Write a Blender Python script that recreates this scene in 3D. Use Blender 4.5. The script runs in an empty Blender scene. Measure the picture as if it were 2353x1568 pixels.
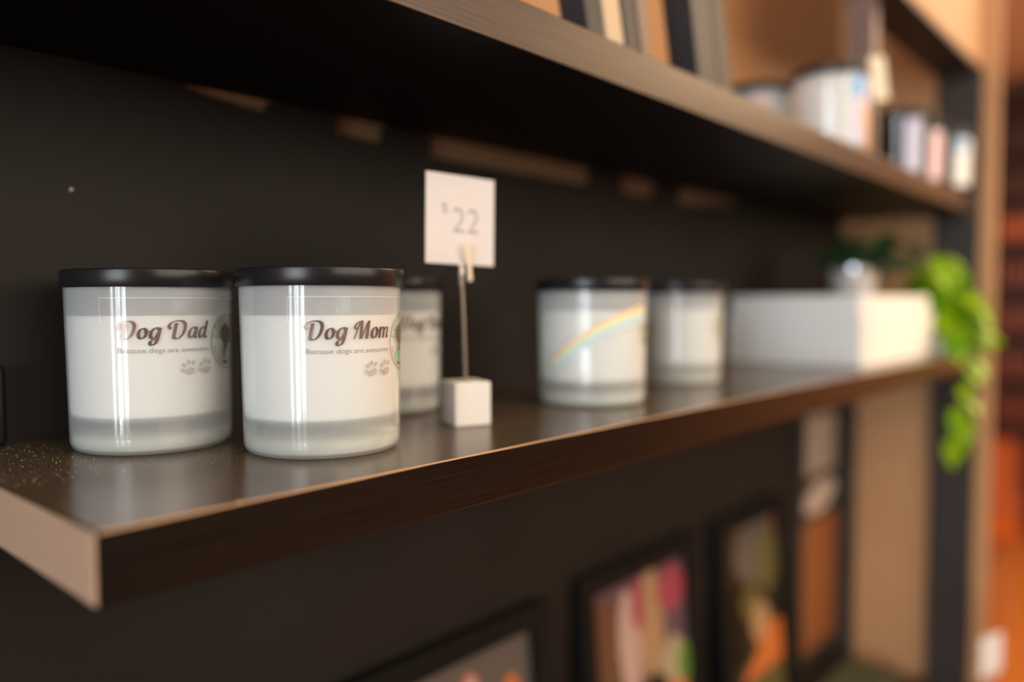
import bpy, bmesh, math, random
from mathutils import Vector, Matrix
random.seed(7)
sc = bpy.context.scene
COL = sc.collection
S = 0.001  # every length below is written in millimetres

# ------------------------------------------------------------------ camera
YAW, PITCH, ROLL, FPX = 0.8414, -0.0463, -0.0042, 1804.56
fwd = Vector((math.sin(YAW)*math.cos(PITCH), math.cos(YAW)*math.cos(PITCH), math.sin(PITCH)))
rt = Vector((math.cos(YAW), -math.sin(YAW), 0)); up = rt.cross(fwd)
r2 = rt*math.cos(ROLL) + up*math.sin(ROLL); u2 = -rt*math.sin(ROLL) + up*math.cos(ROLL)
cd = bpy.data.cameras.new('camera'); cam = bpy.data.objects.new('camera', cd); COL.objects.link(cam)
CAM = Vector((-103.94, -285.47, 77.99))
M = Matrix((r2, u2, -fwd)).transposed().to_4x4(); M.translation = CAM*S
cam.matrix_world = M
cd.sensor_width = 36; cd.lens = FPX*36/2353; cd.clip_start = .01; cd.clip_end = 60
cd.dof.use_dof = True; cd.dof.focus_distance = .402; cd.dof.aperture_fstop = 1.75
cd.dof.aperture_blades = 0
sc.camera = cam

# ------------------------------------------------------------------ light and exposure
sc.view_settings.view_transform = 'Standard'; sc.view_settings.look = 'None'
sc.view_settings.gamma = 1; sc.view_settings.use_curve_mapping = False
sc.view_settings.exposure = 0.0
sc.cycles.use_denoising = True
sc.cycles.max_bounces = 10; sc.cycles.transparent_max_bounces = 24
sc.cycles.sample_clamp_indirect = 6
w = bpy.data.worlds.new('world'); sc.world = w; w.use_nodes = True
w.node_tree.nodes['Background'].inputs[0].default_value = (.55, .7, 1, 1)
w.node_tree.nodes['Background'].inputs[1].default_value = .6

def area(name, loc, target, size, power, color):
    l = bpy.data.lights.new(name, 'AREA'); l.shape = 'RECTANGLE'; l.size, l.size_y = size[0]*S, size[1]*S
    l.energy = power; l.color = color
    o = bpy.data.objects.new(name, l); COL.objects.link(o); o.location = Vector(loc)*S
    d = Vector(target)-Vector(loc); o.rotation_euler = d.to_track_quat('-Z', 'Y').to_euler()
    return o
def spot(name, loc, target, power, color, ang, blend=.5, rad=30):
    l = bpy.data.lights.new(name, 'SPOT'); l.energy = power; l.color = color
    l.spot_size = math.radians(ang); l.spot_blend = blend; l.shadow_soft_size = rad*S
    o = bpy.data.objects.new(name, l); COL.objects.link(o); o.location = Vector(loc)*S
    d = Vector(target)-Vector(loc); o.rotation_euler = d.to_track_quat('-Z', 'Y').to_euler()
    return o
area('ceiling_light', (700, -1500, 1440), (700, -1500, 0), (2200, 900), 26, (1, .80, .60))
area('front_fill', (900, -3100, 820), (700, 0, 100), (3600, 1250), 70, (1, .86, .70))  # added warm fill from the open side of the room, not a real window
area('ceiling_light', (3800, -1000, 1440), (3800, -900, 0), (2500, 1500), 120, (1, .70, .42))
WIN_E = 40.0      # daylight in the window panes
spot('track_light', (1500, -1100, 1250), (1180, 20, 60), 60, (1, .68, .33), 20, .6, 30)

# ------------------------------------------------------------------ helpers
def mat(name, color, rough=.5, metal=0, spec=.5, coat=0, noise=None, emit=None, sss=0, bump=None):
    m = bpy.data.materials.new(name); m.use_nodes = True
    nt = m.node_tree; b = nt.nodes['Principled BSDF']
    b.inputs['Base Color'].default_value = (*color, 1); b.inputs['Roughness'].default_value = rough
    b.inputs['Metallic'].default_value = metal; b.inputs['Specular IOR Level'].default_value = spec
    b.inputs['Coat Weight'].default_value = coat; b.inputs['Coat Roughness'].default_value = .08
    if sss:
        b.inputs['Subsurface Weight'].default_value = sss; b.inputs['Subsurface Scale'].default_value = .004
        b.inputs['Subsurface Radius'].default_value = (1, .9, .7)
    if emit:
        b.inputs['Emission Color'].default_value = (*emit[0], 1); b.inputs['Emission Strength'].default_value = emit[1]
    if noise or bump:
        tc = nt.nodes.new('ShaderNodeTexCoord'); mp = nt.nodes.new('ShaderNodeMapping')
        nz = nt.nodes.new('ShaderNodeTexNoise'); nt.links.new(tc.outputs['Object'], mp.inputs[0]); nt.links.new(mp.outputs[0], nz.inputs['Vector'])
        scl, col2, det = noise if noise else (bump[0], None, 4)
        mp.inputs['Scale'].default_value = scl; nz.inputs['Detail'].default_value = det; nz.inputs['Scale'].default_value = 1
        if col2:
            rp = nt.nodes.new('ShaderNodeValToRGB'); rp.color_ramp.elements[0].position = .35; rp.color_ramp.elements[1].position = .68
            rp.color_ramp.elements[0].color = (*color, 1); rp.color_ramp.elements[1].color = (*col2, 1)
            nt.links.new(nz.outputs['Fac'], rp.inputs[0]); nt.links.new(rp.outputs[0], b.inputs['Base Color'])
        if bump:
            bp = nt.nodes.new('ShaderNodeBump'); bp.inputs['Strength'].default_value = bump[1]; bp.inputs['Distance'].default_value = bump[2]
            nt.links.new(nz.outputs['Fac'], bp.inputs['Height']); nt.links.new(bp.outputs[0], b.inputs['Normal'])
    return m

def obj(name, bm, mats, parent=None, smooth=False, off=None):
    me = bpy.data.meshes.new(name)
    for v in bm.verts: v.co = v.co*S
    bmesh.ops.recalc_face_normals(bm, faces=bm.faces)
    if smooth:
        for f in bm.faces: f.smooth = True
    bm.to_mesh(me); bm.free()
    if not isinstance(mats, (list, tuple)): mats = [mats]
    for m in mats: me.materials.append(m)
    if smooth: 
        try: me.set_sharp_from_angle(angle=math.radians(38))
        except Exception: pass
    o = bpy.data.objects.new(name, me); COL.objects.link(o)
    if parent: o.parent = parent
    if off: o.location = Vector(off)*S
    return o
def tag(o, label=None, cat=None, group=None, kind=None):
    if label: o['label'] = label
    if cat: o['category'] = cat
    if group: o['group'] = group
    if kind: o['kind'] = kind
    return o
def thing(name, loc, label, cat, group=None, rz=0):
    o = bpy.data.objects.new(name, None); COL.objects.link(o); o.empty_display_size = .02
    o.location = Vector(loc)*S; o.rotation_euler = (0, 0, rz)
    return tag(o, label, cat, group)
def copy_tree(o, parent=None):
    c = o.copy(); COL.objects.link(c)
    if parent: c.parent = parent
    for ch in list(o.children): copy_tree(ch, c)
    return c

def box(bm, x0, x1, y0, y1, z0, z1, bev=0, mi=0, M=None, seg=2):
    t = bmesh.new()
    vs = [t.verts.new((x, y, z)) for x in (x0, x1) for y in (y0, y1) for z in (z0, z1)]
    for f in ((0, 1, 3, 2), (4, 6, 7, 5), (0, 4, 5, 1), (2, 3, 7, 6), (0, 2, 6, 4), (1, 5, 7, 3)):
        t.faces.new([vs[i] for i in f])
    if bev: bmesh.ops.bevel(t, geom=list(t.edges), offset=bev, segments=seg, profile=.5, affect='EDGES')
    merge(bm, t, mi, M)
def merge(bm, t, mi=0, M=None):
    mp = {}
    for v in t.verts: mp[v] = bm.verts.new(M @ v.co if M else v.co)
    for f in t.faces:
        try:
            g = bm.faces.new([mp[v] for v in f.verts]); g.material_index = mi; g.smooth = f.smooth
        except ValueError: pass
    t.free()
def lathe(bm, prof, n=96, c=(0, 0), mi=0, closed=False):
    rings = []
    for r, z in prof:
        if r < 1e-6: rings.append([bm.verts.new((c[0], c[1], z))])
        else: rings.append([bm.verts.new((c[0]+r*math.cos(2*math.pi*i/n), c[1]+r*math.sin(2*math.pi*i/n), z)) for i in range(n)])
    if closed: rings.append(rings[0])
    for a, b in zip(rings, rings[1:]):
        for i in range(n):
            j = (i+1) % n
            if len(a) == 1 and len(b) == 1: continue
            if len(a) == 1: f = bm.faces.new((a[0], b[j], b[i]))
            elif len(b) == 1: f = bm.faces.new((a[i], a[j], b[0]))
            else: f = bm.faces.new((a[i], a[j], b[j], b[i]))
            f.material_index = mi
def tube(bm, pts, r, n=10, mi=0, caps=True):
    pts = [Vector(p) for p in pts]; rings = []
    for i, p in enumerate(pts):
        d = (pts[min(i+1, len(pts)-1)]-pts[max(i-1, 0)]).normalized()
        a = d.cross(Vector((0.13, .2, 1)) if abs(d.z) < .9 else Vector((1, .1, 0))).normalized(); b = d.cross(a)
        rr = r[i] if isinstance(r, (list, tuple)) else r
        rings.append([bm.verts.new(p+a*math.cos(2*math.pi*k/n)*rr+b*math.sin(2*math.pi*k/n)*rr) for k in range(n)])
    for a, b in zip(rings, rings[1:]):
        for k in range(n):
            f = bm.faces.new((a[k], a[(k+1) % n], b[(k+1) % n], b[k])); f.material_index = mi
    if caps:
        bm.faces.new(rings[0]).material_index = mi; bm.faces.new(rings[-1]).material_index = mi
def struct(name, bm, m, smooth=False):
    o = obj(name, bm, m, None, smooth); o['kind'] = 'structure'; return o
def sbox(name, m, *a, **k):
    bm = bmesh.new(); box(bm, *a, **k); return struct(name, bm, m)

# ------------------------------------------------------------------ materials
M_tan = mat('tan_paint', (.56, .285, .125), .6, noise=((6, 6, 6), (.60, .31, .14), 3))
M_dark = mat('dark_paint', (.0120, .0082, .0056), .62, spec=.30, noise=((9, 9, 9), (.016, .0115, .008), 4), bump=((900, 900, 900), .15, .0004))
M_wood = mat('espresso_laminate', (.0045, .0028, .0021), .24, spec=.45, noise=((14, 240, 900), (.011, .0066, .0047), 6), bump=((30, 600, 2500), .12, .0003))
M_wood_up = mat('espresso_laminate_lit', (.042, .023, .0145), .33, spec=.5, noise=((16, 240, 1100), (.082, .047, .029), 6), bump=((30, 600, 2500), .15, .0003))  # the lower shelf's laminate, lightened to stand for light on this front
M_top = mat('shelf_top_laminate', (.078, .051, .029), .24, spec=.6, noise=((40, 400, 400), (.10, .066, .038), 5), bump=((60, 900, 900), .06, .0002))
M_under = mat('shaded_underside_laminate', (.004, .003, .0025), .5, spec=.2)  # near-black colour stands in for the shade under the boards
M_endcap = mat('lit_end_laminate', (.50, .32, .22), .4, noise=((60, 60, 300), (.54, .35, .245), 3))
M_edge = mat('pale_edge', (.50, .30, .16), .45)
M_trimd = mat('dark_trim', (.034, .027, .024), .5, spec=.35, noise=((20, 20, 200), (.05, .040, .035), 4))
M_post = mat('grey_brown_post', (.17, .115, .10), .5)
M_ceil = mat('ceiling_paint', (.75, .66, .53), .8)
M_floor = mat('orange_floor', (.42, .135, .026), .3, noise=((3, 30, 3), (.52, .18, .04), 4))
M_cab = mat('cabinet_top', (.030, .018, .011), .32, spec=.6, noise=((8, 60, 8), (.045, .028, .018), 4))
M_black = mat('black_frame', (.006, .005, .004), .6, spec=.15)
M_lid = mat('black_metal_lid', (.011, .010, .011), .28, spec=.36)
M_wax = mat('cream_wax', (.92, .885, .82), .45, sss=.0)
M_film = mat('label_film', (.86, .88, .90), .3)
M_foil = mat('brown_foil_print', (.22, .15, .13), .25, metal=.5)
M_thin = mat('thin_grey_print', (.31, .25, .22), .5)
M_paw = mat('paw_print_ink', (.50, .43, .385), .5)
M_green = mat('emblem_green', (.09, .42, .09), .5)
M_emb = mat('emblem_brown', (.16, .11, .08), .5)
M_white = mat('white_plaster', (.78, .73, .68), .6)
M_paper = mat('white_card', (.72, .67, .66), .7)
M_ink = mat('grey_ink', (.36, .32, .315), .7)
M_metal = mat('clip_metal', (.45, .38, .32), .3, metal=.9)
M_cream = mat('cream_wood', (.85, .72, .52), .5)
M_dust = mat('dust_speck', (.75, .62, .48), .7)
M_potw = mat('white_glazed_pot', (.82, .80, .76), .18, coat=.6)
M_pots = mat('silver_pot', (.62, .66, .72), .15, metal=.7)
M_soil = mat('soil', (.03, .02, .012), .9)
M_boxw = mat('white_box_board', (.84, .82, .80), .55)
M_leafb = mat('bright_leaf', (.10, .32, .003), .38, noise=((26, 26, 26), (.46, .68, .004), 3))
M_leafd = mat('dark_leaf', (.003, .030, .010), .5, noise=((30, 30, 30), (.007, .055, .012), 3))
M_stem = mat('stem', (.16, .30, .03), .5)
def leaf_translucent(m, f):
    nt = m.node_tree; out = nt.nodes['Material Output']; b = nt.nodes['Principled BSDF']
    tr = nt.nodes.new('ShaderNodeBsdfTranslucent'); mx = nt.nodes.new('ShaderNodeMixShader'); mx.inputs[0].default_value = f
    src = b.inputs['Base Color'].links[0].from_socket; nt.links.new(src, tr.inputs[0])
    nt.links.new(b.outputs[0], mx.inputs[1]); nt.links.new(tr.outputs[0], mx.inputs[2]); nt.links.new(mx.outputs[0], out.inputs[0])
leaf_translucent(M_leafb, .35)

def glass_mat(name, milk, fac, tint=(.96, .97, .96), rough=.02):
    m = bpy.data.materials.new(name); m.use_nodes = True; nt = m.node_tree; nt.nodes.clear()
    N = nt.nodes.new; L = nt.links.new
    out = N('ShaderNodeOutputMaterial'); tr = N('ShaderNodeBsdfTransparent'); tr.inputs[0].default_value = (*tint, 1)
    df = N('ShaderNodeBsdfDiffuse'); df.inputs[0].default_value = (*milk, 1)
    tl = N('ShaderNodeBsdfTranslucent'); tl.inputs[0].default_value = (*milk, 1)
    md = N('ShaderNodeMixShader'); md.inputs[0].default_value = .35; L(df.outputs[0], md.inputs[1]); L(tl.outputs[0], md.inputs[2])
    mx = N('ShaderNodeMixShader'); mx.inputs[0].default_value = fac; L(tr.outputs[0], mx.inputs[1]); L(md.outputs[0], mx.inputs[2])
    gl = N('ShaderNodeBsdfGlossy'); gl.inputs['Roughness'].default_value = rough; gl.inputs[0].default_value = (1, 1, 1, 1)
    fr = N('ShaderNodeFresnel'); fr.inputs[0].default_value = 1.5
    ge = N('ShaderNodeNewGeometry'); sb = N('ShaderNodeMath'); sb.operation = 'SUBTRACT'; sb.inputs[0].default_value = 1; L(ge.outputs['Backfacing'], sb.inputs[1])
    ml = N('ShaderNodeMath'); ml.operation = 'MULTIPLY'; L(fr.outputs[0], ml.inputs[0]); L(sb.outputs[0], ml.inputs[1])
    m2 = N('ShaderNodeMixShader'); L(ml.outputs[0], m2.inputs[0]); L(mx.outputs[0], m2.inputs[1]); L(gl.outputs[0], m2.inputs[2])
    L(m2.outputs[0], out.inputs[0]); return m
M_glass = glass_mat('milky_jar_glass', (.88, .91, .93), .36, (.995, .995, .99), .085)
M_base = glass_mat('thick_base_glass', (.86, .88, .80), .7)
M_smoke = glass_mat('smoked_jar_glass', (.05, .045, .045), .75, (.4, .38, .38))
M_pane = mat('daylight_pane', (0, 0, 0), .5, emit=((.72, .86, 1.0), WIN_E))

_nt = M_pane.node_tree; _tc = _nt.nodes.new('ShaderNodeTexCoord'); _mp = _nt.nodes.new('ShaderNodeMapping'); _mp.inputs['Scale'].default_value = (1, 9, 2.2)
_nz = _nt.nodes.new('ShaderNodeTexNoise'); _nz.inputs['Scale'].default_value = 1.6; _nz.inputs['Detail'].default_value = 3
_rp = _nt.nodes.new('ShaderNodeValToRGB'); _rp.color_ramp.elements[0].position = .42; _rp.color_ramp.elements[1].position = .60
_rp.color_ramp.elements[0].color = (.16, .20, .17, 1); _rp.color_ramp.elements[1].color = (.80, .89, 1.0, 1)
_nt.links.new(_tc.outputs['Object'], _mp.inputs[0]); _nt.links.new(_mp.outputs[0], _nz.inputs['Vector']); _nt.links.new(_nz.outputs['Fac'], _rp.inputs[0])
_nt.links.new(_rp.outputs[0], _nt.nodes['Principled BSDF'].inputs['Emission Color'])

# ------------------------------------------------------------------ the setting
D, H = 223.4, 223.76
XE = 1370.0
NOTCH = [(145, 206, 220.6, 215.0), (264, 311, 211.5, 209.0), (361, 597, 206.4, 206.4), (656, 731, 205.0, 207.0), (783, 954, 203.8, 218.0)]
bm = bmesh.new()      # dark board behind the shelf, top edge cut out where strips of light are imitated
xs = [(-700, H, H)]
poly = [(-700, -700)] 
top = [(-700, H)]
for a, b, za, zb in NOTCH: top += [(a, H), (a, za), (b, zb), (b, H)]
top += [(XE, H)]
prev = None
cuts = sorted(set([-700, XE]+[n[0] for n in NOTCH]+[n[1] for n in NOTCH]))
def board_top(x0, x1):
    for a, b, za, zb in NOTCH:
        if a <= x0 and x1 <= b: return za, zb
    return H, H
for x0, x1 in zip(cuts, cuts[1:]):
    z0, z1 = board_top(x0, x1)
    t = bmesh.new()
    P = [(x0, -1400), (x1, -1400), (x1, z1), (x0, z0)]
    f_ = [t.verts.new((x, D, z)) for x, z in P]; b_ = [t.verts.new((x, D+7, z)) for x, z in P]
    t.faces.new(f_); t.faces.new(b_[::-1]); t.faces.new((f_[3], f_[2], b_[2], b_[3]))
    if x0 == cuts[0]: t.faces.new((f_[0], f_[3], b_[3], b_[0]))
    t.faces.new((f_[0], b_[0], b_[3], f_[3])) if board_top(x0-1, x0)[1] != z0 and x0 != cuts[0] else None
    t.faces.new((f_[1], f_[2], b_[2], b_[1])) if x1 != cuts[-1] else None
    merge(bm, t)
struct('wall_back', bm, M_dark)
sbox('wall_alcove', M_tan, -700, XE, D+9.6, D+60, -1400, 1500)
sbox('trim_5', mat('lit_strip_brown', (.24, .145, .078), .6), -700, XE, D+7.05, D+9.5, 185, H)  # brown strip behind the cut-outs, its colour imitates light on the wall
sbox('wall_right', M_tan, XE, XE+12, -18, D+60, -1400, 1500)
sbox('wall_bulkhead', M_tan, 912, XE, 5, 25, 457, 1500)
sbox('trim_1', M_trimd, XE-12, XE, 4, 70, -1400, 452)
sbox('trim_2', M_trimd, 910, XE, 6, 68, 452, 456.8)
sbox('trim_3', M_post, 905, 926, 30, 60, 251.6, 452)
sbox('trim_4', M_trimd, XE-14, XE, 192, 216, -570, -30)
sbox('floor', mat('dark_plank_floor', (.045, .028, .018), .45, noise=((3, 30, 3), (.07, .042, .026), 4)), -2600, 1420, -3600, 2200, -1440, -1400)
sbox('floor', M_floor, 1420, 6200, -3600, 2200, -1440, -1400)
sbox('ceiling', M_ceil, -2600, 6200, -3600, 2200, 1500, 1540)
sbox('wall_far', M_tan, 6150, 6200, -3600, 2200, -1400, 1500)
sbox('wall_front', mat('dim_wall_paint', (.10, .075, .055), .7), -2600, 6200, -3640, -3600, -1400, 1500)
sbox('wall_side_room', M_tan, XE+70, 6200, 2200, 2240, -1400, 1500)
# left wall with two daylight windows
bm = bmesh.new()
WY = [(-1650, -1300), (-1180, -830), (-640, -440)]; WZ = (-500, 1150)
ys = [-3600]+[v for p in WY for v in p]+[2200]
for i in range(0, len(ys), 2): box(bm, -2640, -2600, ys[i], ys[i+1], -1400, 1500)
for a, b in WY:
    box(bm, -2640, -2600, a, b, -1400, WZ[0]); box(bm, -2640, -2600, a, b, WZ[1], 1500)
struct('wall_left', bm, M_tan)
M_wf = mat('window_frame_paint', (.5, .42, .34), .5)
for i, (a, b) in enumerate(WY):
    bm = bmesh.new()
    for y in (a, (a+b)/2-12, b-24): box(bm, -2620, -2596, y, y+24, *WZ)
    for k in range(5):
        z = WZ[0]+(WZ[1]-WZ[0]-24)*k/4; box(bm, -2619, -2597, a, b, z, z+24)
    o = struct('window_%d' % (i+1), bm, M_wf)
    bm = bmesh.new(); box(bm, -2634, -2626, a, b, *WZ); obj('pane', bm, M_pane, o)

# ------------------------------------------------------------------ shelves
def shelf(name, x0, x1, y0, z0, z1, mfront, mtop, label, endcap):
    t = thing(name, (0, 0, 0), label, 'shelf')
    bm = bmesh.new(); box(bm, x0, x1, y0, D, z0, z1, bev=.7)
    bm.faces.ensure_lookup_table(); bm.normal_update()
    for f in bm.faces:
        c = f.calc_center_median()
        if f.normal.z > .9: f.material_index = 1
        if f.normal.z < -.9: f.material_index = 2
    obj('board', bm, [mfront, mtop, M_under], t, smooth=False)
    return t
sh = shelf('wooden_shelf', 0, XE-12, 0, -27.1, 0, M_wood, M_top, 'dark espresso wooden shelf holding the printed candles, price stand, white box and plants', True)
bm = bmesh.new(); box(bm, -1.2, 0.02, 1.0, D-1, -26.3, -.7, bev=.3)  # thin end face, light falling on it is put into the pale colour
o = obj('end_cap', bm, M_endcap, sh); o['label'] = 'end face of the shelf, coloured pale to look lit'
bm = bmesh.new()
t = bmesh.new()      # pale line of varying width along the top front arris
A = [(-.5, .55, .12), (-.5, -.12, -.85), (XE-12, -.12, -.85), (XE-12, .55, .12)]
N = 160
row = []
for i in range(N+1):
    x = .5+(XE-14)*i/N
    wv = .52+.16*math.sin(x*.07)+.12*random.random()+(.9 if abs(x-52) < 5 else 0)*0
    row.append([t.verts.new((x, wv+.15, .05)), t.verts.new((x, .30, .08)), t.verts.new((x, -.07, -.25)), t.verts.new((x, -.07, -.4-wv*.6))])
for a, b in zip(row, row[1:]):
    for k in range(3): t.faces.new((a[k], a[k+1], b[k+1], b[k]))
merge(bm, t); o = obj('pale_edge', bm, M_edge, sh); o['label'] = 'pale line along the top front edge'
bm = bmesh.new(); lathe(bm, [(0, .5), (.9, .45), (1.3, .2), (1.4, 0)], 16, (54, 1.0)); obj('pale_edge_spot', bm, M_edge, sh)  # small pale dome on the front edge
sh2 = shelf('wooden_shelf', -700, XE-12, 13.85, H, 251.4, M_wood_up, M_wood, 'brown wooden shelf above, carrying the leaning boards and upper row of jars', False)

# ------------------------------------------------------------------ lettering helpers
def cr(pts, n=10):
    P = [Vector(p) for p in pts]; out = []
    P = [P[0]*2-P[1]]+P+[P[-1]*2-P[-2]]
    for i in range(1, len(P)-2):
        for k in range(n):
            t = k/n; a, b, c, d = P[i-1], P[i], P[i+1], P[i+2]
            out.append(.5*((2*b)+(-a+c)*t+(2*a-5*b+4*c-d)*t*t+(-a+3*b-3*c+d)*t**3))
    out.append(P[-2]); return out
def pen(pts, thick, thin, ang=18, smooth=True, cap=True, n=10):
    """broad-nib stroke -> list of 2D polygons"""
    c = cr(pts, n) if smooth else [Vector(p) for p in pts]
    polys = []; L = []; R = []
    a0 = math.radians(ang)
    for i, p in enumerate(c):
        d = (c[min(i+1, len(c)-1)]-c[max(i-1, 0)]); d = d/max(d.length, 1e-9)
        th = math.atan2(d.y, d.x); wd = thin+(thick-thin)*abs(math.sin(th-a0))**1.3
        nrm = Vector((-d.y, d.x)); L.append(p+nrm*wd/2); R.append(p-nrm*wd/2)
    for i in range(len(c)-1): polys.append([L[i], L[i+1], R[i+1], R[i]])
    if cap:
        for p, l in ((c[0], L[0]), (c[-1], L[-1])):
            rr = (l-p).length; polys.append([p+Vector((math.cos(k*math.pi/5), math.sin(k*math.pi/5)))*rr for k in range(10)])
    return polys
TK, TN = .17, .055
def el(cx, cy, rx, ry, a0=0, a1=360, n=18): return [(cx+rx*math.cos(math.radians(a0+(a1-a0)*k/n)), cy+ry*math.sin(math.radians(a0+(a1-a0)*k/n))) for k in range(n+1)]
def P_(pts, **k): return pen(pts, k.pop('tk', TK), k.pop('tn', TN), n=k.pop('n', 6), **k)
def straight(x0, y0, x1, y1, wd):   # slab stem with square ends
    return [[Vector((x0-wd/2, y0)), Vector((x0+wd/2, y0)), Vector((x1+wd/2, y1)), Vector((x1-wd/2, y1))]]
GL = {}
GL['D'] = (.86, lambda: straight(.20, 0, .20, .87, .17)+P_([(-.06, .58), (-.13, .68), (-.10, .82), (.04, .94), (.26, .985), (.50, .95), (.655, .78), (.675, .50), (.61, .22), (.47, .04), (.33, .005), (.22, .06)]))
GL['o'] = (.52, lambda: P_(el(.25, .315, .175, .27, 60, 420), cap=False)+P_([(.33, .50), (.36, .42), (.44, .385), (.56, .43)], tk=.09))
GL['g'] = (.60, lambda: P_([(.44, .52), (.36, .61), (.24, .585), (.13, .42), (.12, .2), (.2, .06), (.30, .05), (.40, .16), (.45, .32)])+P_([(.50, .63), (.49, .3), (.475, .0), (.42, -.22), (.30, -.31), (.18, -.25), (.18, -.12), (.30, -.03), (.44, .0)], cap=False))
GL['a'] = (.56, lambda: P_([(.40, .52), (.33, .61), (.22, .58), (.11, .42), (.10, .2), (.17, .06), (.26, .05), (.36, .18), (.41, .34)])+P_([(.46, .63), (.43, .3), (.43, .12), (.49, .04), (.58, .06)], cap=False))
GL['d'] = (.60, lambda: P_([(.40, .52), (.33, .61), (.22, .58), (.11, .42), (.10, .2), (.17, .06), (.26, .05), (.36, .18), (.41, .34)])+P_([(.46, .97), (.44, .5), (.43, .2), (.46, .07), (.54, .03), (.60, .08)], cap=False))
GL['M'] = (.88, lambda: P_([(.0, .55), (-.08, .62), (-.05, .78), (.10, .92), (.26, .97)], tk=.13)+straight(-.02, 0, .17, .97, .085)+straight(.36, 0, .235, .97, .175)+straight(.38, 0, .63, .97, .085)+straight(.685, 0, .66, .97, .175))
GL['m'] = (.90, lambda: straight(.10, .02, .10, .62, .155)+P_([(.12, .42), (.24, .58), (.35, .56), (.385, .4), (.38, .03)], cap=False, tk=.15)+P_([(.40, .42), (.52, .58), (.63, .57), (.67, .42), (.65, .14), (.69, .05), (.76, .09)], tk=.14))
GL[' '] = (.42, lambda: [])
def script_polys(s):
    x = 0; out = []
    for ch in s:
        adv, fn = GL[ch]
        for q in fn(): out.append([Vector((p.x+x+p.y*.2, p.y)) for p in q])
        x += adv
    return out
def text_polys(s, font_off=0.0):
    c = bpy.data.curves.new('t', 'FONT'); c.body = s; c.size = 1; c.offset = font_off; c.resolution_u = 4
    o = bpy.data.objects.new('t', c); COL.objects.link(o)
    dg = bpy.context.evaluated_depsgraph_get(); e = o.evaluated_get(dg); me = e.to_mesh()
    P = [[Vector((me.vertices[i].co.x, me.vertices[i].co.y)) for i in f.vertices] for f in me.polygons]
    e.to_mesh_clear(); bpy.data.objects.remove(o); bpy.data.curves.remove(c); return P
def bounds(P):
    X = [p.x for q in P for p in q]; Y = [p.y for q in P for p in q]; return min(X), max(X), min(Y), max(Y)
def fitp(P, x0, x1, y0, h):      # scale x to [x0,x1]; cap height h at baseline y0
    a, b, _, _ = bounds(P); k = (x1-x0)/(b-a)
    return [[Vector((x0+(p.x-a)*k, y0+p.y*h)) for p in q] for q in P]
def disc(cx, cy, rx, ry, rot=0, n=20):
    c, s = math.cos(rot), math.sin(rot)
    return [Vector((cx+rx*math.cos(2*math.pi*k/n)*c-ry*math.sin(2*math.pi*k/n)*s, cy+rx*math.cos(2*math.pi*k/n)*s+ry*math.sin(2*math.pi*k/n)*c)) for k in range(n)]
def ring(cx, cy, r0, r1, a0=0, a1=360, n=72):
    out = []
    for k in range(n):
        A = math.radians(a0+(a1-a0)*k/n); B = math.radians(a0+(a1-a0)*(k+1)/n)
        out.append([Vector((cx+r*math.cos(t), cy+r*math.sin(t))) for r, t in ((r0, A), (r1, A), (r1, B), (r0, B))])
    return out

# ------------------------------------------------------------------ candle jars
RB, RT_, LB, JH = 41.85, 43.09, 87.95, 97.46
def jar_r(z): return RB+(RT_-RB)*max(0, min(1, (z-6)/(LB-6)))
def wrap(bm, polys, off, mi=0, flat_split=3.0):
    """polys in (arc mm about angle 0, z) -> onto the jar surface; s = angle*43"""
    for q in polys:
        vs = []
        for p in q:
            a = p.x/43.0; r = jar_r(p.y)+off
            vs.append(bm.verts.new((r*math.cos(a), r*math.sin(a), p.y)))
        try: f = bm.faces.new(vs); f.material_index = mi
        except ValueError: pass
def A(deg): return math.radians(deg)*43.0
def band(a0, a1, z0, z1, n=40):
    out = []
    for k in range(n):
        s0 = A(a0+(a1-a0)*k/n); s1 = A(a0+(a1-a0)*(k+1)/n); out.append([Vector((s0, z0)), Vector((s1, z0)), Vector((s1, z1)), Vector((s0, z1))])
    return out
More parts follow.
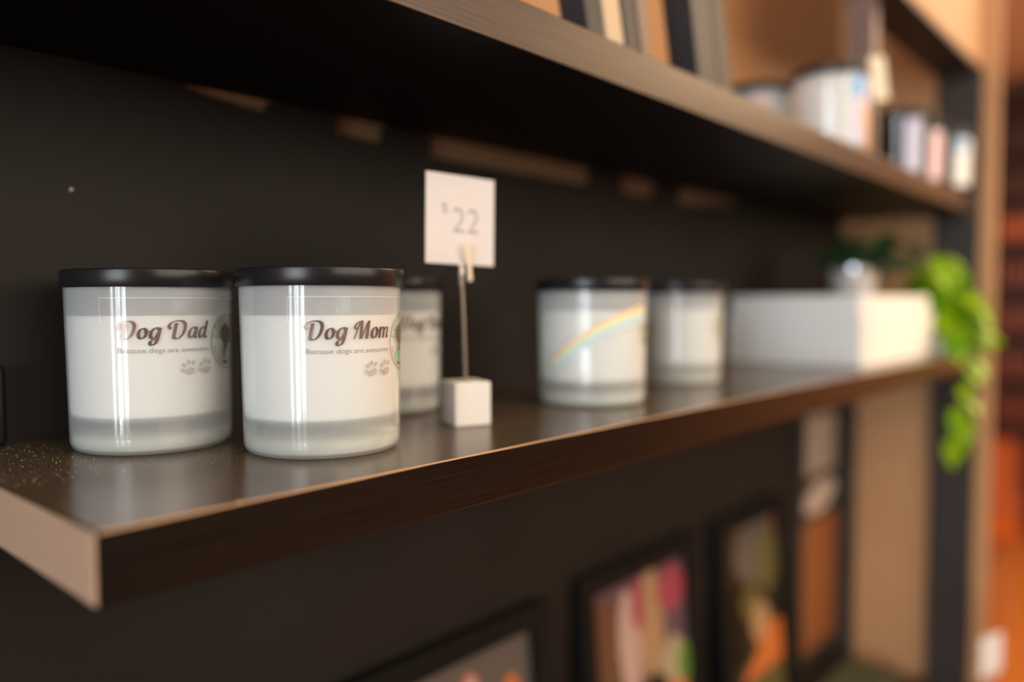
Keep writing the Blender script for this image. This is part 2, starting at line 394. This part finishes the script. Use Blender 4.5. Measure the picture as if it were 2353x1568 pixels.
def emblem(label, scale=1.06, cdeg=-50.0, cz=58.3):
    cx = A(cdeg); R = 14.4*scale
    bm = bmesh.new()
    wrap(bm, ring(cx, cz, R-.45, R), .16); wrap(bm, ring(cx, cz, R*.66-.2, R*.66), .16)
    # lower text, read along the ring
    def arc(s, start, step, size, rr, mi, flip=False):
        for i, ch in enumerate(s):
            if ch == ' ': continue
            P = text_polys(ch); a, b, c, d = bounds(P); t = math.radians(start+step*i)
            base = Vector((cx+rr*math.cos(t), cz+rr*math.sin(t)))
            rot = t-math.pi/2 if not flip else t+math.pi/2
            co, si = math.cos(rot), math.sin(rot)
            wrap(bm, [[base+Vector(((p.x-(a+b)/2)*size*co-(p.y-.35)*size*si, (p.x-(a+b)/2)*size*si+(p.y-.35)*size*co)) for p in q] for q in P], .17, mi)
    arc('COMM', 163, -20, 4.4*scale, R*.83, 1)
    arc('ASTREET', 194, 9, 2.6*scale, R*.83, 0, True)
    # sitting dog silhouette with a green bandana
    wrap(bm, [disc(cx-3*scale, cz+3.5*scale, 3.0*scale, 4.6*scale, .2), disc(cx-1*scale, cz+6.6*scale, 3.6*scale, 2.6*scale, -.2), disc(cx-5.6*scale, cz+4.4*scale, 1.2*scale, 3.0*scale, -.25),
              disc(cx-1*scale, cz-2*scale, 2.2*scale, 3*scale), disc(cx+2.6*scale, cz+3.0*scale, 2.4*scale, 4.0*scale, -.2), disc(cx-2*scale, cz-11*scale, 2.6*scale, 1.0*scale)], .16, 0)
    wrap(bm, [[Vector((cx+x*scale, cz+y*scale)) for x, y in ((-5.4, -2.2), (-2.6, -4.4), (-1.0, -4.6), (-1.6, -8.8), (-3.6, -9.6))]], .18, 1)
    o = obj('emblem', bm, [M_emb, M_green], label); return o
def paw(cx, cy, k, rot):
    P = [disc(0, -1.25, 1.35, 1.1, .1)]
    for x, y, r in ((-2.15, .05, .5), (-1.05, 1.55, .2), (.75, 1.75, -.15), (2.15, .65, -.5)): P.append(disc(x, y, .52, .82, r))
    P[0] = [Vector((p.x*(1+.12*(-p.y)), p.y)) for p in P[0]]
    c, s = math.cos(rot), math.sin(rot)
    return [[Vector((cx+(p.x*c-p.y*s)*k, cy+(p.x*s+p.y*c)*k)) for p in q] for q in P]

def make_jar(loc, label_text, title=None, kind='dog', glassm=None, waxm=None, rz=0, wax=(19.4, 73.0), group=None):
    gm = glassm or M_glass
    t = thing('candle_jar', loc, label_text, 'candle', group, rz)
    bm = bmesh.new()
    prof = [(0, 1.0), (33, .8), (37.2, .05), (39.2, .5), (40.9, 2.0), (41.7, 4.2)]
    prof += [(jar_r(z), z) for z in (6, 12, 20, 40, 60, 80, LB+3)]
    prof += [(jar_r(90)-.9, LB+3), (jar_r(60)-.9, 60), (jar_r(20)-.95, 19.2), (38, 17.2), (0, 16.6)]
    lathe(bm, prof, 128); obj('jar', bm, gm, t, smooth=True)
    bm = bmesh.new(); lathe(bm, [(0, 1.6), (36, 1.6), (39.6, 2.6), (40.9, 5.5), (40.6, 8.6), (39, 9.6), (0, 9.6)], 96); obj('glass_base', bm, M_base if gm is M_glass else gm, t, smooth=True)
    bm = bmesh.new(); r = jar_r(40)-1.15
    lathe(bm, [(0, wax[0]), (r-2.6, wax[0]), (r-.8, wax[0]+.7), (r-.1, wax[0]+2.4), (r, wax[1]-1.5), (r-.2, wax[1]), (r-3, wax[1]-.6), (0, wax[1]-1.0)], 96)
    wx = obj('wax', bm, waxm or M_wax, t, smooth=True)
    bm = bmesh.new(); tube(bm, [(0, 0, wax[1]-1), (.4, 0, wax[1]+4), (.2, .5, wax[1]+8)], .9, 8); obj('wick', bm, M_cream, wx)
    bm = bmesh.new()
    lathe(bm, [(0, JH-.4), (42.6, JH-.4), (43.4, JH-.05), (44.1, JH), (44.8, JH-.45), (45, JH-1.2), (45, LB+.5), (44.7, LB), (44.0, LB), (43.8, LB+.4), (43.8, JH-1.6), (0, JH-1.6)], 128)
    obj('lid', bm, M_lid, t, smooth=True)
    if kind == 'dog':
        lb = bmesh.new()
        wrap(lb, band(-147.5, -20, 82.2, 82.4), .10); wrap(lb, band(-147.5, -147.3, 70, 82.4, 1), .10)
        L = obj('label', lb, M_film, t); L['label'] = 'clear film label with printed lettering'
        bm = bmesh.new(); P = fitp(script_polys(title), A(-136.6), A(-72.6), 60.9, 9.5); wrap(bm, P, .17); obj('lettering', bm, M_foil, L)
        bm = bmesh.new(); P = fitp(text_polys('Because dogs are awesome', -.004), A(-135.4), A(-72.6), 53.9, 3.7); wrap(bm, P, .15); obj('lettering', bm, M_thin, L)
        for c_, z_, r_ in ((-89.0, 45.4, .45), (-75.5, 45.4, .45)):
            bm = bmesh.new(); wrap(bm, paw(A(c_), z_, 1.6, r_), .15); obj('paw_print', bm, M_paw, L)
        emblem(L)
    return t, wx

d1, _ = make_jar((90.8, 161.5, .02), 'white candle jar printed Dog Dad with black lid, nearest the shelf end', 'Dog Dad')
d2, _ = make_jar((147.9, 79.5, .02), 'white candle jar printed Dog Mom with black lid, in front of the others', 'Dog Mom')
d5, _ = make_jar((268, 176, .02), 'cream candle jar half hidden behind the Dog Mom jar', 'Dog Dad', rz=math.radians(22))

# rainbow jar
rb_cols = [mat('rainbow_orange', (.90, .60, .38), .5), mat('rainbow_yellow', (.92, .80, .42), .5), mat('rainbow_green', (.66, .82, .58), .5), mat('rainbow_blue', (.46, .69, .76), .5), mat('rainbow_violet', (.70, .74, .82), .5)]
d3, _ = make_jar((405.5, 84.4, .02), 'white candle jar with a pastel rainbow arc and black lid, middle of shelf', kind='plain')
lb = bmesh.new(); wrap(lb, band(-200, -60, 80, 80.2), .1); L = obj('label', lb, M_film, d3); L['label'] = 'clear film label with pastel rainbow print'
bm = bmesh.new()
for i in range(5):
    n = 40
    for k in range(n):
        def pt(u, o_):
            a = 172+(-75+360-172)*u; a = a if a < 180 else a
            z = 31+41*math.sin(u*math.pi/2*.98)**.9+o_
            return Vector((A(172+(285-172)*u), z))
        w_ = 2.6
        q = [pt(k/n, (2-i)*w_), pt((k+1)/n, (2-i)*w_), pt((k+1)/n, (1-i)*w_), pt(k/n, (1-i)*w_)]
        wrap(bm, [q], .16, i)
obj('rainbow_print', bm, rb_cols, L)
bm = bmesh.new(); wrap(bm, fitp(text_polys('xxx x xxxxxx', -.01), A(-118), A(-80), 40, 2.6) if 0 else [disc(A(-72), 56, 5, 9)], .16); wrap(bm, [disc(A(-70), 60, 2.5, 4), disc(A(-70), 50, 2.5, 3)], .18, 1); obj('emblem', bm, [mat('emblem_pale_green', (.50, .55, .36), .5), M_emb], L)

d4, _ = make_jar((596, 116, .02), 'cream candle jar with a tiny green emblem, just behind the rainbow jar', kind='plain')
lb = bmesh.new(); wrap(lb, band(-190, -60, 80, 80.2), .1); L = obj('label', lb, M_film, d4)
bm = bmesh.new(); wrap(bm, [disc(A(-88), 57, 7, 12)], .16); obj('emblem', bm, mat('emblem_olive', (.50, .52, .34), .5), L)

# jars on the upper shelf
def patch_label(t, a0, a1, z0, z1, cols, name='label', lab=None):
    bm = bmesh.new(); n = len(cols)
    for i, (c, (b0, b1, y0, y1)) in enumerate(cols): wrap(bm, band(b0, b1, y0, y1, 12), .14+.02*i, i)
    o = obj(name, bm, [c for c, _ in cols], t); 
    if lab: o['label'] = lab
    return o
cb = mat('sticker_blue', (.22, .48, .80), .4); cp = mat('sticker_pink', (.85, .62, .66), .4); co_ = mat('sticker_orange', (.90, .45, .13), .4); cl = mat('sticker_lilac', (.62, .62, .80), .4); cw = mat('sticker_white', (.85, .85, .84), .4)
UZ = 251.45
uB, _ = make_jar((848, 60, UZ), 'large looking white candle jar with blue, pink and orange sticker on the upper shelf', kind='plain', wax=(10, 84))
patch_label(uB, 0, 0, 0, 0, [(cl, (-128, -55, 8, 84)), (cb, (-128, -104, 60, 84)), (cp, (-118, -90, 28, 62)), (co_, (-100, -60, 4, 50))], lab='blue, pink and orange sticker')
uA, _ = make_jar((858, 155, UZ), 'small white candle jar with a blue and pink sticker, left on the upper shelf', kind='plain', wax=(10, 84))
patch_label(uA, 0, 0, 0, 0, [(cb, (-188, -158, 52, 84)), (cp, (-168, -138, 30, 80))], lab='blue and pink sticker')
_t = bmesh.new(); box(_t, -11, 11, -.5, .5, -26, 24, bev=.3)
_M = Matrix.Translation((22, -47.5, 88)) @ Matrix.Rotation(math.radians(-30), 4, 'Z') @ Matrix.Rotation(math.radians(-9), 4, 'Y')
for v in _t.verts: v.co = _M @ v.co
tube(_t, [_M @ Vector((0, 0, 22)), (18, -43, 99), (10, -20, 98.6)], .5, 6)
_o = obj('hang_tag', _t, M_cream, uB); _o['label'] = 'cream paper tag tied to the jar'
M_dwax = mat('dark_wax', (.045, .035, .035), .5)
for (x, y, c1, a0, a1, txt) in ((1120, 62, cl, -150, -122, 'dark jar candle with narrow lilac label, left of the far trio'), (1213, 66, cp, -142, -100, 'dark jar candle with pale pink label, middle of the far trio'), (1303, 48, cw, -140, -96, 'dark jar candle with white and blue label, against the right trim')):
    j, _ = make_jar((x, y, UZ), txt, kind='plain', glassm=M_smoke, waxm=M_dwax)
    cols = [(c1, (a0, a1, 10, 82))]
    if c1 is cw: cols.append((cb, (a0+4, a1-18, 60, 82)))
    patch_label(j, 0, 0, 0, 0, cols)

# ------------------------------------------------------------------ price card stands
def price_stand(loc, rz_cube, card_yaw, h_stick, label, text=None, lean=0.0, tilt=0):
    t = thing('price_card_stand', loc, label, 'price stand')
    bm = bmesh.new(); Mz = Matrix.Rotation(rz_cube, 4, 'Z'); box(bm, -12.6, 12.6, -12.6, 12.6, 0, 28.5, bev=1.3, M=Mz, seg=3); obj('cube_base', bm, M_white, t)
    top = Vector((-3.0+lean, 0, h_stick))
    bm = bmesh.new(); tube(bm, [(0, 0, 27), (-1.3+lean*.5, 0, (27+h_stick)/2), top], 1.15, 12); obj('stick', bm, M_metal, t)
    cl = bmesh.new(); tube(cl, [top+Vector((0, 0, -6)), top+Vector((-.4, 0, 2)), top+Vector((-.6, 0, 8))], [1.6, 2.3, 1.4], 10)
    clip = obj('clip', cl, M_metal, t)
    R = Matrix.Rotation(card_yaw, 4, 'Z')
    def T(p): return Matrix.Translation(p)
    bm = bmesh.new()
    box(bm, -1.7, 1.7, -2.6, -1.0, -13, 13, bev=.6, M=T(top+Vector((3.2, -2.0, 10))) @ R @ Matrix.Rotation(math.radians(-12), 4, 'Y') @ Matrix.Rotation(math.radians(9), 4, 'X'))
    o = obj('clip_jaw', bm, M_cream, clip); o['label'] = 'cream wooden jaw of the clip'
    bm = bmesh.new()
    box(bm, -1.7, 1.7, .9, 2.2, -6, 12, bev=.5, M=T(top+Vector((1.0, 0.5, 8))) @ R)
    obj('clip_jaw', bm, M_metal, clip)
    bm = bmesh.new()
    Mc = T(top+Vector((0, .3, 36.5))) @ R @ Matrix.Rotation(tilt, 4, 'Y')
    box(bm, -27.2, 27.2, -.25, .25, -28.5, 28.5, M=Mc)
    card = obj('price_card', bm, M_paper, t)
    if text:
        bm = bmesh.new()
        P = fitp(text_polys('22', -.012), -6.5, 14.5, -8.0, 23)+fitp(text_polys('$', -.006), -15.5, -10.5, 4, 9)
        for q in P:
            try: bm.faces.new([bm.verts.new(Mc @ Vector((p.x, -.34, p.y))) for p in q])
            except ValueError: pass
        obj('price_lettering', bm, M_ink, card)
    return t
price_stand((257.5, 78.5, .02), math.radians(-22), math.radians(-8), 96, 'white cube price stand clipping a square card reading $22', True, 0, math.radians(1))
price_stand((1150, -66, -569.98), math.radians(-22), math.radians(-18), 118, 'white price card on a stand at the bottom right corner', None)

# ------------------------------------------------------------------ white box and the plants
t = thing('storage_box', (880, 30, .02), 'white lidded box on the shelf carrying the dark green plant', 'box')
bm = bmesh.new(); box(bm, 0, 322, 0, 175, 0, 62, bev=1.5); obj('body', bm, M_boxw, t)
bm = bmesh.new(); box(bm, 3, 308, 3, 172, 62, 88, bev=2.5); obj('lid', bm, M_boxw, t)
bm = bmesh.new(); box(bm, 308, 326, 20, 60, 62, 70, bev=2); obj('handle', bm, M_cream, t)

def leaf(bm, M, ln, wd, fold=.25, droop=.5, mi=0):
    n = 7; rows = []
    for i in range(n+1):
        u = i/n; x = u*ln
        hw = wd*.5*(math.sin(math.pi*min(1, u*.92+.08))**.75)*(1-.25*u) if i < n else 0.02
        z = -droop*ln*u*u*.6
        rows.append([bm.verts.new(M @ Vector((x-(.10*ln if i == 0 else 0), -hw, z+hw*fold))), bm.verts.new(M @ Vector((x, 0, z))), bm.verts.new(M @ Vector((x-(.10*ln if i == 0 else 0), hw, z+hw*fold)))])
    for a, b in zip(rows, rows[1:]):
        for k in range(2):
            f = bm.faces.new((a[k], a[k+1], b[k+1], b[k])); f.material_index = mi; f.smooth = True
def pot(t, r0, r1, h, m, z0=0):
    bm = bmesh.new(); lathe(bm, [(0, z0), (r0-2, z0), (r0, z0+2), (r1-1, z0+h-6), (r1, z0+h-5), (r1, z0+h), (r1-3, z0+h), (r1-3.5, z0+h-6), (0, z0+h-6.5)], 64); p = obj('pot', bm, m, t, smooth=True)
    bm = bmesh.new(); lathe(bm, [(0, z0+h-6.3), (r1-3.8, z0+h-6.3), (r1-3.8, z0+h-5), (0, z0+h-3)], 32); obj('soil', bm, M_soil, t, smooth=True)
# small dark plant standing on the box
t = thing('potted_plant', (1035, 92, 88.1), 'small dark green bushy plant in a silvery pot on the white box', 'plant')
pot(t, 26, 33, 40, M_pots)
bm = bmesh.new(); st = bmesh.new()
for i in range(230):
    a = random.uniform(0, 2*math.pi); e = random.uniform(.15, 1.35); r = random.uniform(20, 62)
    p = Vector((math.cos(a)*math.cos(e)*r*1.1+14, math.sin(a)*math.cos(e)*r*1.1-12, 34+math.sin(e)*r*.9))
    if i % 6 == 0: tube(st, [(0, 0, 34), p*.5+Vector((0, 0, 22)), p], .7, 5)
    Mx = Matrix.Translation(p) @ Matrix.Rotation(a+random.uniform(-.5, .5), 4, 'Z') @ Matrix.Rotation(random.uniform(-.6, .5), 4, 'Y') @ Matrix.Rotation(random.uniform(-.6, .6), 4, 'X')
    leaf(bm, Mx, random.uniform(16, 26), random.uniform(11, 16))
obj('foliage', bm, M_leafd, t); obj('stem', st, M_stem, t)
# bright trailing plant at the end of the shelf
PX, PY = 1262, 52
t = thing('potted_plant', (PX, PY, .02), 'bright green trailing plant in a white pot spilling over the shelf end', 'plant')
pot(t, 27, 34, 70, M_potw)
bm = bmesh.new(); st = bmesh.new()
vines = []
for i in range(17):      # up and over the front
    a = random.uniform(math.pi*1.0, math.pi*1.95) if i < 13 else random.uniform(0, math.pi)
    h = random.uniform(60, 105); out = random.uniform(16, 46) if i < 13 else random.uniform(5, 20)
    drop = random.uniform(10, 120) if i < 13 else -20
    c, s = math.cos(a), math.sin(a)
    vines.append([(c*8, s*8, 66), (c*out*.55, s*out*.55, 66+h*.8), (c*out*1.1, s*out*1.1, 60+h*.75), (c*out*1.45, s*out*1.45-8, 60+h*.5-drop*.5), (c*out*1.55, s*out*1.5-10, 60+h*.35-drop)])
vines += [[(-6, -12, 68), (-20, -36, 105), (-40, -62, 70), (-70, -72, 0), (-95, -70, -60), (-112, -68, -122)],
          [(4, -12, 68), (-8, -40, 112), (-24, -68, 80), (-50, -76, 10), (-76, -74, -50), (-90, -72, -95)],
          [(-10, -10, 68), (-40, -34, 90), (-62, -52, 40), (-76, -56, -20), (-86, -54, -48)]]
for vi, V in enumerate(vines):
    V = [Vector(p) for p in V]
    V = [Vector((min(p.x, 78), min(p.y, 110), p.z)) for p in V]
    V = [Vector((max(p.x, -26) if p.y > -40 else p.x, p.y, max(p.z, 34) if p.y > -66 else p.z)) for p in V]
    pts = cr(V, 8); tube(st, pts, 1.1, 6)
    nlf = 7 if vi < 17 else 9
    for k in range(nlf):
        p = pts[int((k+1)/(nlf+.2)*(len(pts)-1))]
        a = math.atan2(p.y, p.x)+random.uniform(-1.1, 1.1)
        if p.x > 66: a = math.pi+random.uniform(-.8, .8)
        Mx = Matrix.Translation(p) @ Matrix.Rotation(a, 4, 'Z') @ Matrix.Rotation(random.uniform(.1, 1.1), 4, 'Y') @ Matrix.Rotation(random.uniform(-.5, .5), 4, 'X')
        leaf(bm, Mx, random.uniform(32, 50), random.uniform(22, 34), .2, .5)
obj('foliage', bm, M_leafb, t); obj('stem', st, M_stem, t)

# ------------------------------------------------------------------ boards leaning on the upper shelf
def plank(x, wx, lean, h, y0, dy, m, label, name='leaning_board'):
    t = bmesh.new(); box(t, 0, wx, 0, dy, 0, h, bev=.8)
    Mx = Matrix.Translation((x, y0, UZ+.4)) @ Matrix.Rotation(lean, 4, 'Y')
    for v in t.verts: v.co = Mx @ v.co
    # settle on the shelf
    mz = min(v.co.z for v in t.verts)
    for v in t.verts: v.co.z += UZ+.02-mz
    o = obj(name, t, m); tag(o, label, 'board', 'boards leaning on the upper shelf'); return o
mb1 = mat('board_blue_black', (.018, .018, .024), .5); mb2 = mat('board_cream', (.62, .47, .30), .6); mb3 = mat('board_brown', (.26, .18, .13), .6); mb4 = mat('board_grey_green', (.085, .07, .052), .6)
LN = math.radians(-14)
plank(338, 17, LN, 230, 36, 22, mb1, 'thin black board, leftmost of the boards leaning on the upper shelf')
plank(360, 21, LN, 235, 36, 22, mb2, 'cream board between the two thin black ones on the upper shelf')
plank(385, 17, LN, 230, 36, 22, mb1, 'thin black board right of the cream board on the upper shelf')
plank(406, 13, LN, 240, 36, 22, mb3, 'narrow brown board left of the gap on the upper shelf')
plank(487, 33, LN, 230, 34, 26, mb1, 'wide black board right of the gap on the upper shelf')
plank(523, 24, LN, 240, 34, 26, mb4, 'wide grey olive board, last before the upper jars')

# ------------------------------------------------------------------ lower cabinet and what stands on it
CZ = -570.0
t = thing('display_cabinet', (0, 0, 0), 'brown low cabinet under the shelves, only its top showing at bottom right', 'cabinet')
bm = bmesh.new(); box(bm, -300, XE-14, -170, D-.5, CZ-25, CZ, bev=1); obj('cabinet_top', bm, M_cab, t)
bm = bmesh.new(); box(bm, -290, XE-20, -150, D-2, -1399, CZ-25.2); obj('body', bm, M_cab, t)

def picture(x0, x1, h, label, art, bw=23, ybase=190):
    w_ = x1-x0; t = thing('picture_frame', (x0, ybase, CZ+1.6), label, 'picture')
    lean = math.radians(-4.6); Ml = Matrix.Rotation(lean, 4, 'X')
    bm = bmesh.new()
    for a in ((0, w_, 0, bw), (0, w_, h-bw, h), (0, bw, bw, h-bw), (w_-bw, w_, bw, h-bw)): box(bm, a[0], a[1], -9, 9, a[2], a[3], bev=1.2, M=Ml)
    obj('frame', bm, M_black, t)
    bm = bmesh.new(); box(bm, bw-1, w_-bw+1, 0, 3, bw-1, h-bw+1, M=Ml)
    mats = [art[0]]
    for i, (m, polys) in enumerate(art[1]):
        if m not in mats: mats.append(m)
        for q in polys:
            pts = [(max(0, min(1, p.x)), max(0, min(1, p.y))) for p in q]
            vs = [bm.verts.new(Ml @ Vector((bw+u*(w_-2*bw), -.3-.12*i, bw+v*(h-2*bw)))) for u, v in pts]
            try: bm.faces.new(vs).material_index = mats.index(m)
            except ValueError: pass
    obj('artwork', bm, mats, t)
def am(n, c): return mat('art_'+n, c, .35)
pg = am('grey', (.10, .085, .072)); pr = am('red', (.50, .12, .07)); pO = am('orange', (.50, .14, .03)); pk = am('dark', (.02, .016, .008)); pkn = am('pink', (.46, .30, .25)); pm = am('magenta', (.33, .05, .08)); pv = am('purple', (.10, .06, .08)); pc = am('tan', (.36, .21, .11)); pgn = am('green', (.12, .22, .04)); pbr = am('brown', (.12, .055, .03)); ply = am('pale', (.36, .29, .18)); pol = am('olive', (.10, .085, .03))
picture(242, 502, 350, 'black framed grey picture dotted with red blossoms, lowest at bottom centre', (pg, [(pr, [disc(.60, .89, .06, .055), disc(.30, .90, .06, .05), disc(.45, .74, .05, .05)]), (pO, [disc(.86, .81, .06, .07), disc(.72, .66, .05, .05)]), (pkn, [disc(.61, .905, .03, .03), disc(.31, .91, .025, .02)])]))
picture(558, 806, 352, 'black framed colourful pink and purple picture, middle of the three', (pv, [(pbr, [disc(.14, .70, .18, .26)]), (pc, [disc(.60, .76, .13, .26)]), (pkn, [disc(.36, .74, .11, .22, .1), disc(.20, .34, .14, .22, .3)]), (pm, [disc(.46, .88, .06, .10), disc(.84, .88, .16, .09), disc(.85, .20, .20, .10)]),
    (ply, [disc(.82, .55, .14, .14)]), (pk, [disc(.55, .38, .24, .20, .5), disc(.5, .12, .3, .12)]), (pgn, [disc(.95, .56, .09, .08), disc(.80, .32, .22, .08), disc(.12, .10, .14, .16)]), (pO, [disc(.80, .45, .17, .055)]), (pbr, [disc(.45, .24, .14, .05, .3)])]))
picture(866, 1088, 350, 'black framed dim picture with an orange field, rightmost of the three', (pbr, [(pk, [disc(.5, .55, .7, .22), disc(.1, .6, .2, .5)]), (pg, [disc(.55, .86, .35, .16)]), (pol, [disc(.8, .78, .20, .16), disc(.45, .62, .18, .08)]), (pc, [disc(.60, .50, .17, .10)]), (pO, [[Vector((.2, .26)), Vector((1, .26)), Vector((1, .46)), Vector((.75, .48)), Vector((.45, .36))]]), (pol, [[Vector((0, 0)), Vector((1, 0)), Vector((1, .24)), Vector((0, .24))]])]))
# tall narrow poster hung beside them
t = thing('framed_poster', (1172, D-8.2, -532), 'tall narrow dark poster with pale lettering above an orange brown field', 'poster')
bm = bmesh.new(); Wp, Hp = 192, 462
for a in ((0, Wp, 0, 12), (0, Wp, Hp-12, Hp), (0, 12, 12, Hp-12), (Wp-14, Wp, 12, Hp-12)): box(bm, a[0], a[1], 0, 8, a[2], a[3], bev=1)
obj('frame', bm, M_trimd, t)
bm = bmesh.new(); box(bm, 11, Wp-13, 3, 7, 11, Hp-11)
def quad(x0, x1, z0, z1, mi, y=2.8, sk=0):
    f = bm.faces.new([bm.verts.new((x0, y, z0)), bm.verts.new((x1, y, z0)), bm.verts.new((x1+sk, y, z1)), bm.verts.new((x0+sk, y, z1))]); f.material_index = mi
quad(12, Wp-14, 12, 235, 1)
for i in range(5): quad(28+i*27, 28+i*27+19, 318, 418, 2, 2.7, 4)
vs = [bm.verts.new((p.x, 2.6, p.y)) for p in disc(92, 275, 72, 27, .12)]; bm.faces.new(vs).material_index = 2
obj('poster_print', bm, [am('poster_dark', (.05, .025, .013)), am('poster_rust', (.24, .075, .018)), am('poster_pale', (.55, .42, .33))], t)
# small things on the cabinet top
t = bmesh.new(); box(t, -45, 45, -1, 1, 0, 95, bev=.4); Mx = Matrix.Translation((905, 120, CZ+.9)) @ Matrix.Rotation(math.radians(-14), 4, 'Z') @ Matrix.Rotation(math.radians(-8), 4, 'X')
for v in t.verts: v.co = Mx @ v.co
tag(obj('greeting_card', t, mat('mustard_card', (.42, .22, .06), .6)), 'mustard brown card standing in front of the third picture', 'card')
t = bmesh.new(); box(t, 1110, 1300, 95, 180, CZ+.05, CZ+22, bev=2)
tag(obj('folded_cloth', t, mat('olive_cloth', (.07, .075, .035), .8)), 'dark olive folded cloth lying below the tall poster', 'cloth')

bm = bmesh.new(); box(bm, 7, 33.5, 214, 222.5, .05, 46, bev=3.5, seg=4)
tag(obj('black_block', bm, M_lid, smooth=True), 'small black rounded block against the wall, cut by the left edge', 'block')
# ------------------------------------------------------------------ side room beyond the wall
t = thing('display_bookcase', (5750, 300, -1400), 'tall dark bookcase full of red bottles in the far room', 'bookcase')
M_bc = mat('bookcase_wood', (.075, .030, .017), .5); M_bcb = mat('bookcase_plinth', (.006, .005, .005), .6)
bm = bmesh.new(); box(bm, 0, 30, 0, 560, 0, 3000); obj('back_panel', bm, M_bc, t, off=(250, 0, 0))
bm = bmesh.new(); box(bm, 0, 250, -25, 0, 0, 3000); obj('side_panel', bm, M_bc, t)
bm = bmesh.new(); box(bm, 0, 250, 560, 585, 0, 3000); obj('side_panel', bm, M_bc, t)
bm = bmesh.new(); box(bm, -10, 250, -25, 585, 0, 110); obj('plinth', bm, M_bcb, t)
SZ = [110+i*290 for i in range(10)]
for z in SZ:
    bm = bmesh.new(); box(bm, 0, 250, 0, 560, z, z+26); obj('shelf_board', bm, M_bc, t)
M_btl = mat('red_bottle_glass', (.15, .035, .025), .22); M_btl2 = mat('bright_red_bottle_glass', (.42, .10, .04), .2); M_cap = mat('bottle_cap', (.10, .03, .02), .4)
def bottle_tree(m):
    b = bpy.data.objects.new('glass_bottle', None); COL.objects.link(b)
    bm = bmesh.new(); lathe(bm, [(0, 0), (20, 0), (22, 2), (22, 105), (19, 122), (9, 140), (8, 168), (0, 168)], 20); obj('body', bm, m, b, smooth=True)
    bm = bmesh.new(); lathe(bm, [(0, 168), (9, 168), (9.5, 188), (0, 190)], 16); obj('cap', bm, M_cap, b, smooth=True)
    return b
pd = bottle_tree(M_btl); pb = bottle_tree(M_btl2); used = {0: False, 1: False}
COLN = 9
for r in range(7):
    br = r == 6
    src = pb if br else pd
    for k in range(COLN):
        if used[br]: b = copy_tree(src)
        else: b = src; used[br] = True
        b.location = Vector((5750+45, 330+k*52, -1400+SZ[r]+26.1))*S
        row = ['the lowest shelf', 'the second shelf up', 'the third shelf up', 'the fourth shelf up', 'the fifth shelf up', 'the sixth shelf up', 'the seventh shelf up'][r]
        tag(b, ('bright orange red bottle' if br else 'dark red bottle')+' in the row on '+row+' of the far bookcase', 'bottle', 'bottles on '+row+' of the far bookcase')
# orange chair in front of the bookcase
M_ch = mat('orange_chair_shell', (.62, .17, .035), .35)
t = thing('lounge_chair', (4085, 580, -1400), 'orange moulded chair on the floor of the far room', 'chair', rz=math.radians(10))
bm = bmesh.new()
prof = [(-250, 430), (-235, 410), (-100, 395), (60, 390), (150, 410), (185, 470), (215, 620), (240, 760), (250, 800), (235, 815)]
N = 10; grid = []
for (x, z) in prof:
    row = []
    for j in range(N+1):
        v = j/N*2-1; hw = 235*(1-.12*max(0, (z-420)/400)); row.append(bm.verts.new((x-18*v*v*(1 if z > 430 else 0), v*hw, z+22*v*v*(1 if z < 480 else .2))))
    grid.append(row)
for a, b in zip(grid, grid[1:]):
    for j in range(N): bm.faces.new((a[j], a[j+1], b[j+1], b[j]))
bmesh.ops.solidify(bm, geom=bm.faces[:], thickness=14)
obj('seat_shell', bm, M_ch, t, smooth=True)
for sx, sy in ((-1, -1), (-1, 1), (1, -1), (1, 1)):
    bm = bmesh.new(); tube(bm, [(sx*120, sy*120, 392), (sx*200, sy*190, 0)], [16, 11], 12); obj('leg', bm, mat('chair_leg_wood', (.45, .18, .06), .4) if (sx, sy) == (-1, -1) else bpy.data.materials['chair_leg_wood'], t)

# ------------------------------------------------------------------ nail and dust
bm = bmesh.new(); lathe(bm, [(0, 0), (1.1, 0), (1.1, .8), (0, 1.2)], 12)
for v in bm.verts: v.co = Vector((v.co.x, -v.co.z, v.co.y))
o = obj('wall_nail', bm, mat('nail_paint', (.45, .42, .38), .5), smooth=False); tag(o, 'tiny pale nail head in the dark wall at left', 'nail'); o.location = Vector((72.5, D-.02, 147.5))*S

bm = bmesh.new()
def speck(p, s, flat=False):
    vs = [bm.verts.new(Vector(p)+Vector((random.uniform(-s, s), random.uniform(-s, s), random.uniform(0, s)))) for _ in range(4)]
    for f in ((0, 1, 2), (0, 2, 3), (0, 1, 3), (1, 2, 3)): bm.faces.new([vs[i] for i in f])
JP = [(90.8, 161.5), (147.9, 79.5), (268, 176), (405.5, 84.4)]
def free(x, y): return all((x-a)**2+(y-b)**2 > 41.5**2 for a, b in JP)
n = 0
while n < 1150:
    x = abs(random.gauss(0, 40)) if n < 650 else random.uniform(5, 230); y = random.uniform(95, 222) if n < 650 else random.uniform(8, 200)
    if n < 650 and x > 120: continue
    if n > 900: x = random.uniform(40, 190); y = random.gauss(112, 9) - (x-40)*.35
    if not free(x, y): continue
    speck((x, y, .03), random.choice((.12, .18, .25, .4 if n < 650 else .2))); n += 1
for i in range(260):
    y = random.uniform(-.05, -.2); speck((random.uniform(60, 330), -.12, random.uniform(-25, -2)), .10)
tag(obj('dust', bm, M_dust), 'pale dust crumbs scattered on the dark shelf', 'dust', kind='stuff')
